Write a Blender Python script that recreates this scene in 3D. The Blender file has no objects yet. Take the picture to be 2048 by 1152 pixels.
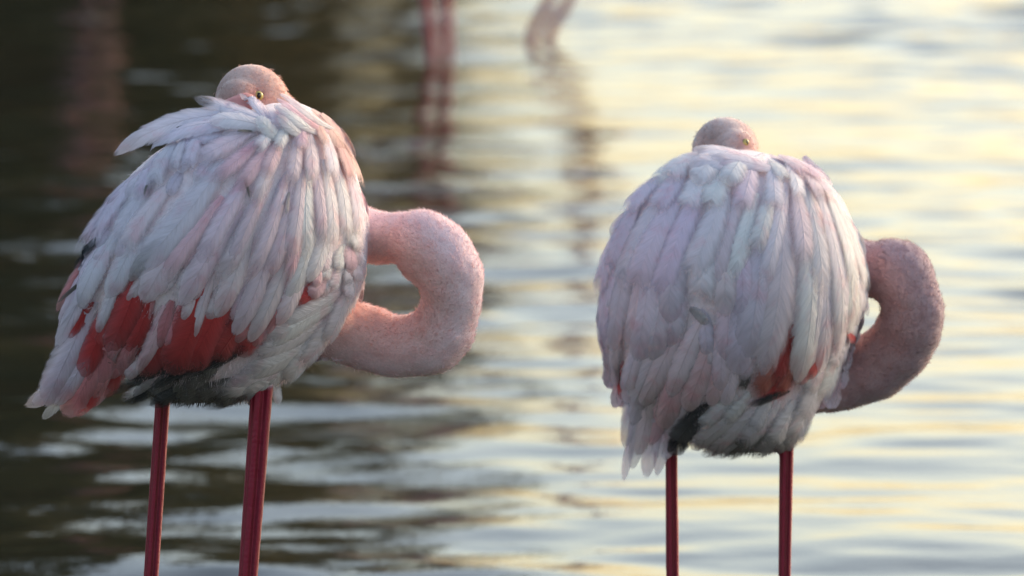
import bpy, math, random
import numpy as np
from mathutils import Vector

random.seed(7)
rng = np.random.default_rng(7)
scene = bpy.context.scene
COL = scene.collection

# ------------------------------------------------------------------ camera
CAM_H = 1.61
PITCH = math.radians(6.5)
LENS = 234.0
FPX = 2048 * LENS / 36.0
cam_d = bpy.data.cameras.new('camera')
cam_d.lens = LENS
cam_d.sensor_width = 36.0
cam_d.clip_start = 0.1
cam_d.clip_end = 5000
cam_d.dof.use_dof = True
cam_d.dof.focus_distance = 7.98
cam_d.dof.aperture_fstop = 6.5
cam = bpy.data.objects.new('camera', cam_d)
COL.objects.link(cam)
cam.location = (0, 0, CAM_H)
cam.rotation_euler = (math.radians(90) - PITCH, 0, 0)
scene.camera = cam

# ------------------------------------------------------------------ sky, sun, exposure
SUN_AZ = math.radians(49)      # to the right of the view direction (+Y)
SUN_EL = math.radians(23)
world = bpy.data.worlds.new('World')
scene.world = world
world.use_nodes = True
wn = world.node_tree.nodes
wl = world.node_tree.links
wn.clear()
sky = wn.new('ShaderNodeTexSky')
sky.sky_type = 'NISHITA'
sky.sun_disc = False
sky.sun_elevation = SUN_EL
sky.sun_rotation = SUN_AZ
sky.altitude = 0
sky.air_density = 1.3
sky.dust_density = 3.2
sky.ozone_density = 1.3
bg = wn.new('ShaderNodeBackground')
bg.inputs['Strength'].default_value = 0.10
wo = wn.new('ShaderNodeOutputWorld')
wl.new(sky.outputs[0], bg.inputs[0])
wl.new(bg.outputs[0], wo.inputs[0])

sun_d = bpy.data.lights.new('sun', 'SUN')
sun_d.energy = 0.6
sun_d.angle = math.radians(15)
sun_d.color = (1.0, 0.82, 0.62)
sun = bpy.data.objects.new('sun', sun_d)
COL.objects.link(sun)
sd = Vector((math.sin(SUN_AZ) * math.cos(SUN_EL), math.cos(SUN_AZ) * math.cos(SUN_EL), math.sin(SUN_EL)))
sun.rotation_euler = sd.to_track_quat('Z', 'Y').to_euler()

vs = scene.view_settings
vs.view_transform = 'Standard'
vs.look = 'None'
vs.exposure = 1.66
vs.gamma = 1.0
vs.use_curve_mapping = False
scene.cycles.transparent_max_bounces = 24
scene.cycles.max_bounces = 8
scene.cycles.use_denoising = True

# ------------------------------------------------------------------ helpers
CP, SP = math.cos(PITCH), math.sin(PITCH)


def P(px, py, Y):
    """photo pixel + distance along world Y -> world point (numpy)"""
    px = np.asarray(px, float); py = np.asarray(py, float); Y = np.asarray(Y, float)
    xc = (px - 1024) / FPX
    yc = (576 - py) / FPX
    dy = CP + yc * SP
    dz = -SP + yc * CP
    k = Y / dy
    return np.stack([xc * k, Y + 0 * xc, CAM_H + dz * k], -1)


def tag(o, label=None, cat=None, group=None, kind=None):
    if label: o['label'] = label
    if cat: o['category'] = cat
    if group: o['group'] = group
    if kind: o['kind'] = kind
    return o


def empty(name, loc):
    o = bpy.data.objects.new(name, None)
    COL.objects.link(o)
    o.location = loc
    o.empty_display_size = 0.1
    return o


def mesh_obj(name, verts, faces, mat, parent=None, smooth=True, colors=None, uvs=None):
    """verts in world space; stored relative to the parent's location"""
    v = np.asarray(verts, float).reshape(-1, 3)
    if parent is not None:
        v = v - np.array(parent.location)
    me = bpy.data.meshes.new(name)
    if isinstance(faces, np.ndarray):
        n, k = faces.shape
        me.vertices.add(len(v)); me.vertices.foreach_set('co', v.ravel())
        me.loops.add(n * k); me.loops.foreach_set('vertex_index', faces.ravel().astype(np.int32))
        me.polygons.add(n)
        me.polygons.foreach_set('loop_start', np.arange(0, n * k, k, dtype=np.int32))
        me.polygons.foreach_set('loop_total', np.full(n, k, dtype=np.int32))
        me.update(calc_edges=True)
        me.validate()
    else:
        me.from_pydata([tuple(p) for p in v], [], faces)
    if smooth and len(me.polygons):
        me.polygons.foreach_set('use_smooth', np.ones(len(me.polygons), bool))
    if colors is not None:
        a = me.color_attributes.new('Col', 'FLOAT_COLOR', 'POINT')
        a.data.foreach_set('color', np.asarray(colors, np.float32).ravel())
    if uvs is not None:
        ul = me.uv_layers.new(name='UVMap')
        li = np.empty(len(me.loops), np.int32)
        me.loops.foreach_get('vertex_index', li)
        ul.data.foreach_set('uv', np.asarray(uvs, np.float32)[li].ravel())
    me.materials.append(mat)
    o = bpy.data.objects.new(name, me)
    COL.objects.link(o)
    o.parent = parent
    return o


def grid_faces(n, m, wrap=False):
    i = np.arange(n - 1)[:, None]
    j = np.arange(m if wrap else m - 1)[None, :]
    j2 = (j + 1) % m
    return np.stack([i * m + j + 0 * j2, i * m + j2, (i + 1) * m + j2, (i + 1) * m + j + 0 * j2], -1).reshape(-1, 4)


def catmull(pts, n):
    p = np.asarray(pts, float)
    p = np.vstack([2 * p[0] - p[1], p, 2 * p[-1] - p[-2]])
    seg = len(p) - 3
    t = np.linspace(0, seg - 1e-9, n)
    i = t.astype(int); f = (t - i)[:, None]
    a, b, c, d = p[i], p[i + 1], p[i + 2], p[i + 3]
    return 0.5 * ((2 * b) + (-a + c) * f + (2 * a - 5 * b + 4 * c - d) * f ** 2 + (-a + 3 * b - 3 * c + d) * f ** 3)


def tube(pts, radii, seg=20, n=None, groove=0.0):
    """closed round-ended tube through pts (spline); returns verts, faces(list), centre line"""
    k = n or max(8, len(pts) * 5)
    c = catmull(np.column_stack([pts, radii]), k)
    r = np.maximum(c[:, 3], 1e-4); c = c[:, :3]
    t = np.gradient(c, axis=0); t /= np.linalg.norm(t, axis=1)[:, None]
    ref = np.array([0.0, 1.0, 0.13])
    ups = []
    u = np.cross(t[0], ref)
    if np.linalg.norm(u) < 1e-3: u = np.cross(t[0], [1, 0, 0])
    for i in range(k):
        u = u - t[i] * np.dot(u, t[i]); u /= np.linalg.norm(u)
        ups.append(u.copy())
    ups = np.array(ups); w = np.cross(t, ups)
    th = np.linspace(0, 2 * np.pi, seg, endpoint=False)
    rr = np.ones(seg)
    if groove:
        for th0 in (math.radians(80), math.radians(265)):
            d = np.angle(np.exp(1j * (th - th0)))
            rr = rr - groove * np.exp(-(d / 0.35) ** 2)
    rings = []
    # rounded ends
    for a in (75, 45, 18):
        s, q = math.cos(math.radians(a)), math.sin(math.radians(a))
        rings.append(c[0] - t[0] * r[0] * q + r[0] * s * (np.cos(th)[:, None] * ups[0] + np.sin(th)[:, None] * w[0]))
    for i in range(k):
        rings.append(c[i] + r[i] * rr[:, None] * (np.cos(th)[:, None] * ups[i] + np.sin(th)[:, None] * w[i]))
    for a in (18, 45, 75):
        s, q = math.cos(math.radians(a)), math.sin(math.radians(a))
        rings.append(c[-1] + t[-1] * r[-1] * q + r[-1] * s * (np.cos(th)[:, None] * ups[-1] + np.sin(th)[:, None] * w[-1]))
    v = np.vstack(rings)
    f = [tuple(q) for q in grid_faces(len(rings), seg, True)]
    nn = len(v)
    v = np.vstack([v, rings[0].mean(0), rings[-1].mean(0)])
    for j in range(seg):
        f.append((nn, (j + 1) % seg, j))
        b = (len(rings) - 1) * seg
        f.append((nn + 1, b + j, b + (j + 1) % seg))
    return v, f, c, r


def ellipsoid(center, ax, n=16, m=24):
    ph = np.linspace(0, np.pi, n + 1)[1:-1]
    th = np.linspace(0, 2 * np.pi, m, endpoint=False)
    v = np.stack([np.sin(ph)[:, None] * np.cos(th), np.sin(ph)[:, None] * np.sin(th), np.cos(ph)[:, None] + 0 * th], -1).reshape(-1, 3)
    f = [tuple(q) for q in grid_faces(n - 1, m, True)]
    k = len(v)
    v = np.vstack([v, [0, 0, 1], [0, 0, -1]])
    for j in range(m):
        f.append((k, j, (j + 1) % m)); f.append((k + 1, (n - 2) * m + (j + 1) % m, (n - 2) * m + j))
    return v @ np.asarray(ax) + np.asarray(center), f


class Soup:
    def __init__(self): self.v = []; self.f = []; self.n = 0
    def add(self, v, f):
        self.v.append(np.asarray(v)); self.f += [tuple(int(i) + self.n for i in q) for q in f]; self.n += len(v)
    def union(self, voxel, smooth=3):
        """one continuous skin over everything added"""
        me = bpy.data.meshes.new('tmp')
        me.from_pydata([tuple(p) for p in np.vstack(self.v)], [], self.f)
        o = bpy.data.objects.new('tmp', me); COL.objects.link(o)
        m = o.modifiers.new('r', 'REMESH'); m.mode = 'VOXEL'; m.voxel_size = voxel; m.use_smooth_shade = True
        if smooth:
            s = o.modifiers.new('s', 'SMOOTH'); s.factor = 0.5; s.iterations = smooth
        dg = bpy.context.evaluated_depsgraph_get(); dg.update()
        ev = o.evaluated_get(dg); em = ev.to_mesh()
        n = len(em.vertices)
        v = np.empty(n * 3); em.vertices.foreach_get('co', v)
        nr = np.empty(n * 3); em.vertices.foreach_get('normal', nr)
        f = [tuple(p.vertices) for p in em.polygons]
        ev.to_mesh_clear()
        bpy.data.objects.remove(o); bpy.data.meshes.remove(me)
        return v.reshape(-1, 3), nr.reshape(-1, 3), f


# ------------------------------------------------------------------ materials
def new_mat(name):
    m = bpy.data.materials.new(name); m.use_nodes = True
    nt = m.node_tree; nt.nodes.clear()
    out = nt.nodes.new('ShaderNodeOutputMaterial')
    return m, nt, nt.nodes, nt.links, out


def math_node(nt, op, a, b=None, c=None, clamp=False):
    n = nt.nodes.new('ShaderNodeMath'); n.operation = op; n.use_clamp = clamp
    for i, x in enumerate((a, b, c)):
        if x is None: continue
        if isinstance(x, (int, float)): n.inputs[i].default_value = x
        else: nt.links.new(x, n.inputs[i])
    return n.outputs[0]


def mix_col(nt, fac, a, b, blend='MIX'):
    n = nt.nodes.new('ShaderNodeMix'); n.data_type = 'RGBA'; n.blend_type = blend
    for s, x in ((n.inputs[0], fac), (n.inputs[6], a), (n.inputs[7], b)):
        if isinstance(x, (int, float)): s.default_value = x
        elif isinstance(x, tuple): s.default_value = x if len(x) == 4 else (*x, 1)
        else: nt.links.new(x, s)
    return n.outputs[2]


def noise(nt, vec, scale, detail=3, rough=0.5):
    n = nt.nodes.new('ShaderNodeTexNoise')
    n.inputs['Scale'].default_value = scale; n.inputs['Detail'].default_value = detail
    n.inputs['Roughness'].default_value = rough
    if vec is not None: nt.links.new(vec, n.inputs['Vector'])
    return n.outputs['Fac']


def maprange(nt, x, a, b, c, d, smooth=False):
    n = nt.nodes.new('ShaderNodeMapRange')
    if smooth: n.interpolation_type = 'SMOOTHSTEP'
    nt.links.new(x, n.inputs[0])
    for i, q in enumerate((a, b, c, d)): n.inputs[i + 1].default_value = q
    return n.outputs[0]


def feather_material():
    m, nt, N, L, out = new_mat('feather_vane')
    uv = N.new('ShaderNodeUVMap'); sep = N.new('ShaderNodeSeparateXYZ'); L.new(uv.outputs[0], sep.inputs[0])
    oi = N.new('ShaderNodeObjectInfo')
    u, v = sep.outputs[0], sep.outputs[1]
    rnd = oi.outputs['Random']
    e = math_node(nt, 'ABSOLUTE', math_node(nt, 'MULTIPLY_ADD', u, 2.0, -1.0))       # 0 at shaft, 1 at edge
    # barbs sweep from the shaft towards the tip
    barb = math_node(nt, 'MULTIPLY_ADD', e, -0.22, v)
    comb = N.new('ShaderNodeCombineXYZ')
    L.new(math_node(nt, 'MULTIPLY', barb, 60.0), comb.inputs[0])
    L.new(math_node(nt, 'MULTIPLY', u, 3.0), comb.inputs[1])
    L.new(math_node(nt, 'MULTIPLY', rnd, 37.0), comb.inputs[2])
    bn = noise(nt, comb.outputs[0], 1.0, 4, 0.7)
    comb2 = N.new('ShaderNodeCombineXYZ')
    L.new(math_node(nt, 'MULTIPLY', barb, 14.0), comb2.inputs[0])
    L.new(math_node(nt, 'MULTIPLY', e, 1.2), comb2.inputs[1])
    L.new(math_node(nt, 'MULTIPLY', rnd, 91.0), comb2.inputs[2])
    clump = noise(nt, comb2.outputs[0], 1.0, 2, 0.5)
    geo = N.new('ShaderNodeNewGeometry')
    blot = noise(nt, geo.outputs['Position'], 34.0, 3, 0.55)
    # colour: object colour, paler edge and tip, faint barb streaks, uneven pink
    edge = math_node(nt, 'MULTIPLY', math_node(nt, 'POWER', e, 2.5), 0.5)
    tipf = maprange(nt, v, 0.72, 1.0, 0.0, 0.22, True)
    pale = math_node(nt, 'MAXIMUM', edge, tipf)
    lum = N.new('ShaderNodeSeparateColor'); L.new(oi.outputs['Color'], lum.inputs[0])
    notblack = maprange(nt, lum.outputs[1], 0.02, 0.35, 0.22, 1.0)
    c1 = mix_col(nt, math_node(nt, 'MULTIPLY', pale, notblack), oi.outputs['Color'], (0.86, 0.79, 0.82))
    pinkf = math_node(nt, 'MULTIPLY', maprange(nt, blot, 0.48, 0.72, 0.0, 0.55, True), notblack)
    c2 = mix_col(nt, pinkf, c1, (0.94, 0.66, 0.69), 'MULTIPLY')
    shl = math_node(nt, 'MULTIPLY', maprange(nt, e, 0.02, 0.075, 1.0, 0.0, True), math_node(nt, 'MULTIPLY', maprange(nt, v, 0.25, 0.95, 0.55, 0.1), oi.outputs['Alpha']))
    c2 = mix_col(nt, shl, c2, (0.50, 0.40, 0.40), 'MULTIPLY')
    st = maprange(nt, bn, 0.3, 0.7, 0.82, 1.08)
    c3 = N.new('ShaderNodeVectorMath'); c3.operation = 'SCALE'
    L.new(c2, c3.inputs[0]); L.new(st, c3.inputs['Scale'])
    b = N.new('ShaderNodeBsdfPrincipled')
    L.new(c3.outputs[0], b.inputs['Base Color'])
    b.inputs['Roughness'].default_value = 0.85
    b.inputs['Specular IOR Level'].default_value = 0.2
    b.inputs['Sheen Weight'].default_value = 0.25
    b.inputs['Sheen Roughness'].default_value = 0.5
    # relief: barbs, clumps and the shaft
    shaft = maprange(nt, e, 0.0, 0.07, 1.0, 0.0, True)
    hh = math_node(nt, 'ADD', math_node(nt, 'MULTIPLY', bn, 0.35), math_node(nt, 'MULTIPLY', clump, 1.0))
    hh = math_node(nt, 'ADD', hh, math_node(nt, 'MULTIPLY', shaft, 0.25))
    bump = N.new('ShaderNodeBump'); bump.inputs['Strength'].default_value = 0.7; bump.inputs['Distance'].default_value = 0.0026
    L.new(hh, bump.inputs['Height']); L.new(bump.outputs[0], b.inputs['Normal'])
    tr = N.new('ShaderNodeBsdfTranslucent'); L.new(c3.outputs[0], tr.inputs[0])
    mx = N.new('ShaderNodeMixShader'); mx.inputs[0].default_value = 0.22
    L.new(b.outputs[0], mx.inputs[1]); L.new(tr.outputs[0], mx.inputs[2])
    # frayed rim: barb ends of unequal length
    fray = math_node(nt, 'ADD', math_node(nt, 'MULTIPLY', bn, 0.5), math_node(nt, 'MULTIPLY', clump, 0.75))
    lim = maprange(nt, fray, 0.40, 0.85, 1.02, 0.76)
    tipd = math_node(nt, 'MULTIPLY', maprange(nt, v, 0.8, 1.0, 0.0, 1.0), 0.97)
    ee = math_node(nt, 'MAXIMUM', e, tipd)
    soft = math_node(nt, 'SUBTRACT', 1.0, oi.outputs['Alpha'])
    gap = math_node(nt, 'SUBTRACT', lim, ee)
    crisp = maprange(nt, gap, -0.06, 0.10, 0.0, 1.0)
    downy = maprange(nt, math_node(nt, 'SUBTRACT', lim, math_node(nt, 'MAXIMUM', e, math_node(nt, 'MULTIPLY', maprange(nt, v, 0.45, 1.0, 0.0, 1.0), 1.0))), -0.02, 0.55, 0.0, 1.0, True)
    al = N.new('ShaderNodeMix'); al.data_type = 'FLOAT'
    L.new(soft, al.inputs[0]); L.new(crisp, al.inputs[2]); L.new(downy, al.inputs[3])
    alpha = al.outputs[0]
    tp = N.new('ShaderNodeBsdfTransparent')
    mx2 = N.new('ShaderNodeMixShader'); L.new(alpha, mx2.inputs[0])
    L.new(tp.outputs[0], mx2.inputs[1]); L.new(mx.outputs[0], mx2.inputs[2])
    L.new(mx2.outputs[0], out.inputs[0])
    return m


def skin_material():
    m, nt, N, L, out = new_mat('flamingo_skin_and_down')
    a = N.new('ShaderNodeAttribute'); a.attribute_name = 'Col'
    tc = N.new('ShaderNodeNewGeometry')
    n1 = noise(nt, tc.outputs['Position'], 55.0, 4, 0.6)
    n2 = noise(nt, tc.outputs['Position'], 420.0, 3, 0.7)
    col = mix_col(nt, maprange(nt, n1, 0.4, 0.7, 0.0, 0.5, True), a.outputs['Color'], (0.93, 0.74, 0.73), 'MULTIPLY')
    s = N.new('ShaderNodeVectorMath'); s.operation = 'SCALE'
    L.new(col, s.inputs[0]); L.new(maprange(nt, n2, 0.3, 0.7, 0.84, 1.1), s.inputs['Scale'])
    b = N.new('ShaderNodeBsdfPrincipled')
    L.new(s.outputs[0], b.inputs['Base Color'])
    L.new(maprange(nt, a.outputs['Alpha'], 0, 1, 0.9, 0.5), b.inputs['Roughness'])
    L.new(maprange(nt, a.outputs['Alpha'], 0, 1, 0.1, 0.45), b.inputs['Specular IOR Level'])
    L.new(maprange(nt, a.outputs['Alpha'], 0, 1, 0.5, 0.0), b.inputs['Sheen Weight'])
    b.inputs['Sheen Roughness'].default_value = 0.4
    bump = N.new('ShaderNodeBump'); bump.inputs['Strength'].default_value = 0.5; bump.inputs['Distance'].default_value = 0.0015
    L.new(n2, bump.inputs['Height'])
    # legs: two tendon grooves running down, ring-like scales
    sa = N.new('ShaderNodeAttribute'); sa.attribute_name = 'scale_angle'
    g1 = maprange(nt, math_node(nt, 'ABSOLUTE', math_node(nt, 'SUBTRACT', sa.outputs['Fac'], 0.30)), 0.0, 0.42, 0.0, 1.0, True)
    g2 = maprange(nt, math_node(nt, 'ABSOLUTE', math_node(nt, 'ADD', sa.outputs['Fac'], 0.85)), 0.0, 0.3, 0.5, 1.0, True)
    gg = math_node(nt, 'MULTIPLY', math_node(nt, 'MULTIPLY', g1, g2), a.outputs['Alpha'])
    sx = N.new('ShaderNodeSeparateXYZ'); L.new(tc.outputs['Position'], sx.inputs[0])
    ring = math_node(nt, 'SINE', math_node(nt, 'MULTIPLY_ADD', n1, 5.0, math_node(nt, 'MULTIPLY', sx.outputs[2], 900.0)))
    b3 = N.new('ShaderNodeBump'); b3.inputs['Strength'].default_value = 0.1; b3.inputs['Distance'].default_value = 0.0007
    L.new(math_node(nt, 'MULTIPLY', ring, a.outputs['Alpha']), b3.inputs['Height']); L.new(bump.outputs[0], b3.inputs['Normal'])
    b2 = N.new('ShaderNodeBump'); b2.inputs['Strength'].default_value = 1.0; b2.inputs['Distance'].default_value = 0.006
    L.new(gg, b2.inputs['Height']); L.new(b3.outputs[0], b2.inputs['Normal'])
    L.new(b2.outputs[0], b.inputs['Normal'])
    L.new(b.outputs[0], out.inputs[0])
    return m


def down_material():
    m, nt, N, L, out = new_mat('down_fluff')
    a = N.new('ShaderNodeAttribute'); a.attribute_name = 'Col'
    d = N.new('ShaderNodeBsdfDiffuse'); L.new(a.outputs['Color'], d.inputs[0])
    t = N.new('ShaderNodeBsdfTranslucent'); L.new(a.outputs['Color'], t.inputs[0])
    mx = N.new('ShaderNodeMixShader'); mx.inputs[0].default_value = 0.4
    L.new(d.outputs[0], mx.inputs[1]); L.new(t.outputs[0], mx.inputs[2]); L.new(mx.outputs[0], out.inputs[0])
    return m


def plain_material(name, col, rough=0.6, spec=0.3, nscale=40.0, var=0.25, bump=0.0):
    m, nt, N, L, out = new_mat(name)
    g = N.new('ShaderNodeNewGeometry')
    n = noise(nt, g.outputs['Position'], nscale, 4, 0.6)
    dark = tuple(c * (1 - var) for c in col)
    c = mix_col(nt, maprange(nt, n, 0.35, 0.65, 0, 1), dark, col)
    b = N.new('ShaderNodeBsdfPrincipled'); L.new(c, b.inputs['Base Color'])
    b.inputs['Roughness'].default_value = rough; b.inputs['Specular IOR Level'].default_value = spec
    if bump:
        bp = N.new('ShaderNodeBump'); bp.inputs['Strength'].default_value = 0.6; bp.inputs['Distance'].default_value = bump
        L.new(n, bp.inputs['Height']); L.new(bp.outputs[0], b.inputs['Normal'])
    L.new(b.outputs[0], out.inputs[0])
    return m


def water_material():
    m, nt, N, L, out = new_mat('pond_water')
    g = N.new('ShaderNodeNewGeometry')
    mp = N.new('ShaderNodeMapping'); mp.inputs['Scale'].default_value = (0.55, 1.0, 1.0)
    L.new(g.outputs['Position'], mp.inputs[0])
    n1 = noise(nt, mp.outputs[0], 12.0, 4, 0.6)
    n2 = noise(nt, mp.outputs[0], 0.35, 2, 0.5)
    b = N.new('ShaderNodeBsdfPrincipled')
    c = mix_col(nt, n2, (0.012, 0.015, 0.010), (0.022, 0.022, 0.014))
    L.new(c, b.inputs['Base Color'])
    b.inputs['Roughness'].default_value = 0.02
    b.inputs['IOR'].default_value = 1.333
    bp = N.new('ShaderNodeBump'); bp.inputs['Strength'].default_value = 0.5; bp.inputs['Distance'].default_value = 0.004
    L.new(n1, bp.inputs['Height']); L.new(bp.outputs[0], b.inputs['Normal'])
    L.new(b.outputs[0], out.inputs[0])
    return m


def leaf_material():
    m, nt, N, L, out = new_mat('tree_leaves')
    g = N.new('ShaderNodeNewGeometry'); oi = N.new('ShaderNodeObjectInfo')
    n = noise(nt, g.outputs['Position'], 0.9, 3, 0.6)
    c = mix_col(nt, maprange(nt, n, 0.35, 0.65, 0, 1), oi.outputs['Color'], (0.15, 0.11, 0.055))
    b = N.new('ShaderNodeBsdfPrincipled'); L.new(c, b.inputs['Base Color']); b.inputs['Roughness'].default_value = 0.6
    t = N.new('ShaderNodeBsdfTranslucent'); L.new(c, t.inputs[0])
    mx = N.new('ShaderNodeMixShader'); mx.inputs[0].default_value = 0.5
    L.new(b.outputs[0], mx.inputs[1]); L.new(t.outputs[0], mx.inputs[2]); L.new(mx.outputs[0], out.inputs[0])
    return m


M_FEATHER = feather_material()
M_SKIN = skin_material()
M_DOWN = down_material()
M_WATER = water_material()
M_LEAF = leaf_material()
M_BARK = plain_material('tree_bark', (0.09, 0.07, 0.05), 0.9, 0.2, 6.0, 0.5, 0.02)
M_GROUND = plain_material('muddy_ground', (0.075, 0.062, 0.045), 0.9, 0.2, 1.5, 0.5, 0.02)
M_REED = plain_material('dry_reed', (0.20, 0.16, 0.075), 0.8, 0.2, 3.0, 0.4)
M_BILL = plain_material('bill_horn', (0.55, 0.22, 0.20), 0.45, 0.4, 90.0, 0.2)
M_IRIS = plain_material('yellow_iris', (0.62, 0.48, 0.14), 0.2, 0.5, 900.0, 0.3)
M_PUPIL = plain_material('black_pupil', (0.004, 0.004, 0.004), 0.12, 0.5, 50.0, 0.0)

# ------------------------------------------------------------------ ground and water
BED = -0.34


def ground_sheet():
    ys = np.array([-1500, -300, -60, -20, -6, -1, 1.0, 2.6, 4.5, 8, 16, 30, 32, 35, 37, 39, 41, 46, 75, 120, 400, 2500], float)
    zs = np.array([1.5, 1.0, .5, .35, .25, .2, .16, .02, BED, BED, BED, BED, BED, -.2, .05, .25, .4, .5, .7, 1.2, 3, 6], float)
    xs = np.concatenate([np.array([-2500, -600, -200]), np.linspace(-90, 90, 61), np.array([200, 600, 2500])])
    X, Y = np.meshgrid(xs, ys)
    Z = np.repeat(zs[:, None], len(xs), 1)
    land = np.clip((np.abs(Y - 25) - 21) / 6, 0, 1) * (np.abs(X) < 100)
    Z = Z + land * 0.12 * np.sin(X * 0.7 + Y * 0.3) * np.cos(X * 0.23 - Y * 0.11)
    o = mesh_obj('ground', np.stack([X, Y, Z], -1).reshape(-1, 3), grid_faces(len(ys), len(xs)), M_GROUND)
    tag(o, 'muddy lake bed and low earth banks around the water', 'ground', kind='structure')


def water_sheet():
    ys = np.concatenate([np.array([-2, 1.0, 2.5]), np.linspace(4, 9.4, 160), np.linspace(9.45, 14, 380)[0:], np.linspace(14.02, 26, 640),
                         np.linspace(26.2, 55, 160), np.array([60, 80])])
    xs = np.concatenate([np.array([-90, -60, -40, -25, -15, -10, -7, -5, -4]), np.linspace(-3.2, 3.2, 230), np.array([4, 5, 7, 10, 15, 25, 40, 60, 90])])
    X, Y = np.meshgrid(xs, ys)
    r = np.random.default_rng(11)
    Z = np.zeros_like(X)
    n = 90
    lam = np.exp(r.uniform(math.log(0.12), math.log(1.1), n))
    ang = np.radians(90 + r.normal(0, 34, n))
    ph = r.uniform(0, 2 * np.pi, n)
    slope = 0.068 * math.sqrt(2.0 / n)
    for l, a, p in zip(lam, ang, ph):
        k = 2 * np.pi / l
        amp = slope / k * (1.25 if 0.25 < l < 0.9 else 0.85)
        Z += amp * np.sin(k * (np.cos(a) * X + np.sin(a) * Y) + p)
    # calmer and livelier patches
    gust = 0.85 + 0.4 * np.sin(0.9 * X + 0.55 * Y + 0.8) * np.sin(0.31 * Y - 0.5 * X + 2.0)
    fade = np.clip((60 - np.abs(Y - 20)) / 40, 0, 1) * np.clip((6 - np.abs(X)) / 3, 0, 1)
    Z = Z * gust * fade
    o = mesh_obj('water', np.stack([X, Y, Z], -1).reshape(-1, 3), grid_faces(len(ys), len(xs)), M_WATER)
    tag(o, 'rippled pond water with dark tree and pale sky reflections', 'water', kind='structure')


ground_sheet()
water_sheet()


# ------------------------------------------------------------------ trees on the far bank
def tree(name, x, y, h, spread, base, nleaf, col, label, seed, lean=0.0, cat='tree'):
    r = np.random.default_rng(seed)
    g0 = 0.35
    root = empty(name, (x, y, g0))
    tag(root, label, cat, 'trees on the far bank' if cat == 'tree' else 'shrubs on the far bank')
    sp = Soup()
    top = np.array([x + lean * h, y, g0 + h * 0.92])
    pts = [np.array([x, y, g0 - 0.3]), np.array([x + r.normal(0, .15), y, g0 + h * .3]), np.array([x + lean * h * .5 + r.normal(0, .2), y + r.normal(0, .2), g0 + h * .6]), top]
    v, f, c, rr = tube(pts, [h * .028, h * .021, h * .013, h * .003], 10, 24)
    sp.add(v, f)
    ends = []
    for k in range(36):
        t = min(.97, max(base, base + (0.97 - base) * (k / 35.0) + r.normal(0, .03)))
        i = min(int(t * 23), 22)
        a = k * 2.4 + r.uniform(-.4, .4)
        ln = spread * (1.0 - 0.55 * abs(t - base - 0.18)) * r.uniform(.45, 1.25) * (1.15 - t * 0.6)
        d = np.array([math.cos(a), math.sin(a), r.uniform(-.1, .8)])
        p0 = c[i]; p1 = p0 + d * ln * .5 + [0, 0, .05 * ln]; p2 = p0 + d * ln + np.array([0, 0, -.12 * ln])
        v, f, cc, _ = tube([p0, p1, p2], [h * .009, h * .006, h * .002], 6, 8)
        sp.add(v, f)
        ends += [cc[2], cc[4], cc[6], cc[7]]
    mesh_obj('trunk', np.vstack(sp.v), sp.f, M_BARK, root)
    ends = np.array(ends + [top, top + [0, 0, h * .04]])
    per = nleaf // len(ends)
    cen = np.repeat(ends, per, 0)
    rad = np.repeat(r.uniform(.10, .30, len(ends)) * spread ** .8 * 1.5, per)
    off = r.normal(0, 1, cen.shape); off /= np.linalg.norm(off, axis=1)[:, None]
    off *= (r.uniform(0, 1, len(cen)) ** 0.45)[:, None] * rad[:, None] * [1, 1, .75]
    cpos = cen + off
    s = r.uniform(.09, .2, len(cen))[:, None]
    A = r.normal(0, 1, cen.shape); A /= np.linalg.norm(A, axis=1)[:, None]
    B = np.cross(A, r.normal(0, 1, cen.shape)); B /= np.linalg.norm(B, axis=1)[:, None]
    q = np.stack([cpos - A * s, cpos + B * s * .45, cpos + A * s, cpos - B * s * .45], 1).reshape(-1, 3)
    fc = np.arange(len(q)).reshape(-1, 4)
    o = mesh_obj('crown', q, fc, M_LEAF, root, smooth=False)
    o.color = (*col, 1)
    return root


DARK, OLIVE, BROWN = (0.085, 0.085, 0.035), (0.20, 0.165, 0.07), (0.16, 0.095, 0.05)
tree('dense_tree', -7.8, 43, 12.5, 3.6, .06, 22000, DARK, 'tall dark dense tree at the outer end of the far bank', 1)
tree('dense_tree', -4.0, 41, 13, 3.0, .03, 46000, DARK, 'tallest dark dense tree on the far bank with branches to the ground', 2)
tree('brown_tree', -2.6, 42.5, 10.5, 1.25, .03, 14000, BROWN, 'narrow brown leaved tree on the far bank beside the dark dense trees', 3)
tree('olive_tree', -1.35, 44, 10, 1.3, .12, 2000, OLIVE, 'thin olive green tree with gaps in its crown on the far bank', 4, .01)
tree('slender_tree', -.55, 47, 9, 1.0, .2, 700, OLIVE, 'slender sparse young tree at the open end of the far bank', 5, .02)
for k, (sx, sy, sh_, sc, sl) in enumerate([
        (-6.2, 39.6, 2.6, BROWN, 'brown shrub at the water edge under the tall dark trees'),
        (-4.7, 39.2, 3.2, DARK, 'largest dark green shrub at the water edge under the tallest tree'),
        (-3.2, 39.4, 3.0, BROWN, 'rounded brown shrub at the water edge between two dark shrubs'),
        (-2.1, 39.2, 2.4, DARK, 'dark green shrub at the water edge in front of the brown tree'),
        (-1.3, 40.0, 1.2, OLIVE, 'low olive shrub at the water edge at the end of the shrub row')]):
    tree('shrub', sx, sy, sh_, sh_ * .48, .02, 6000, sc, sl, 30 + k, 0, 'shrub')

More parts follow.
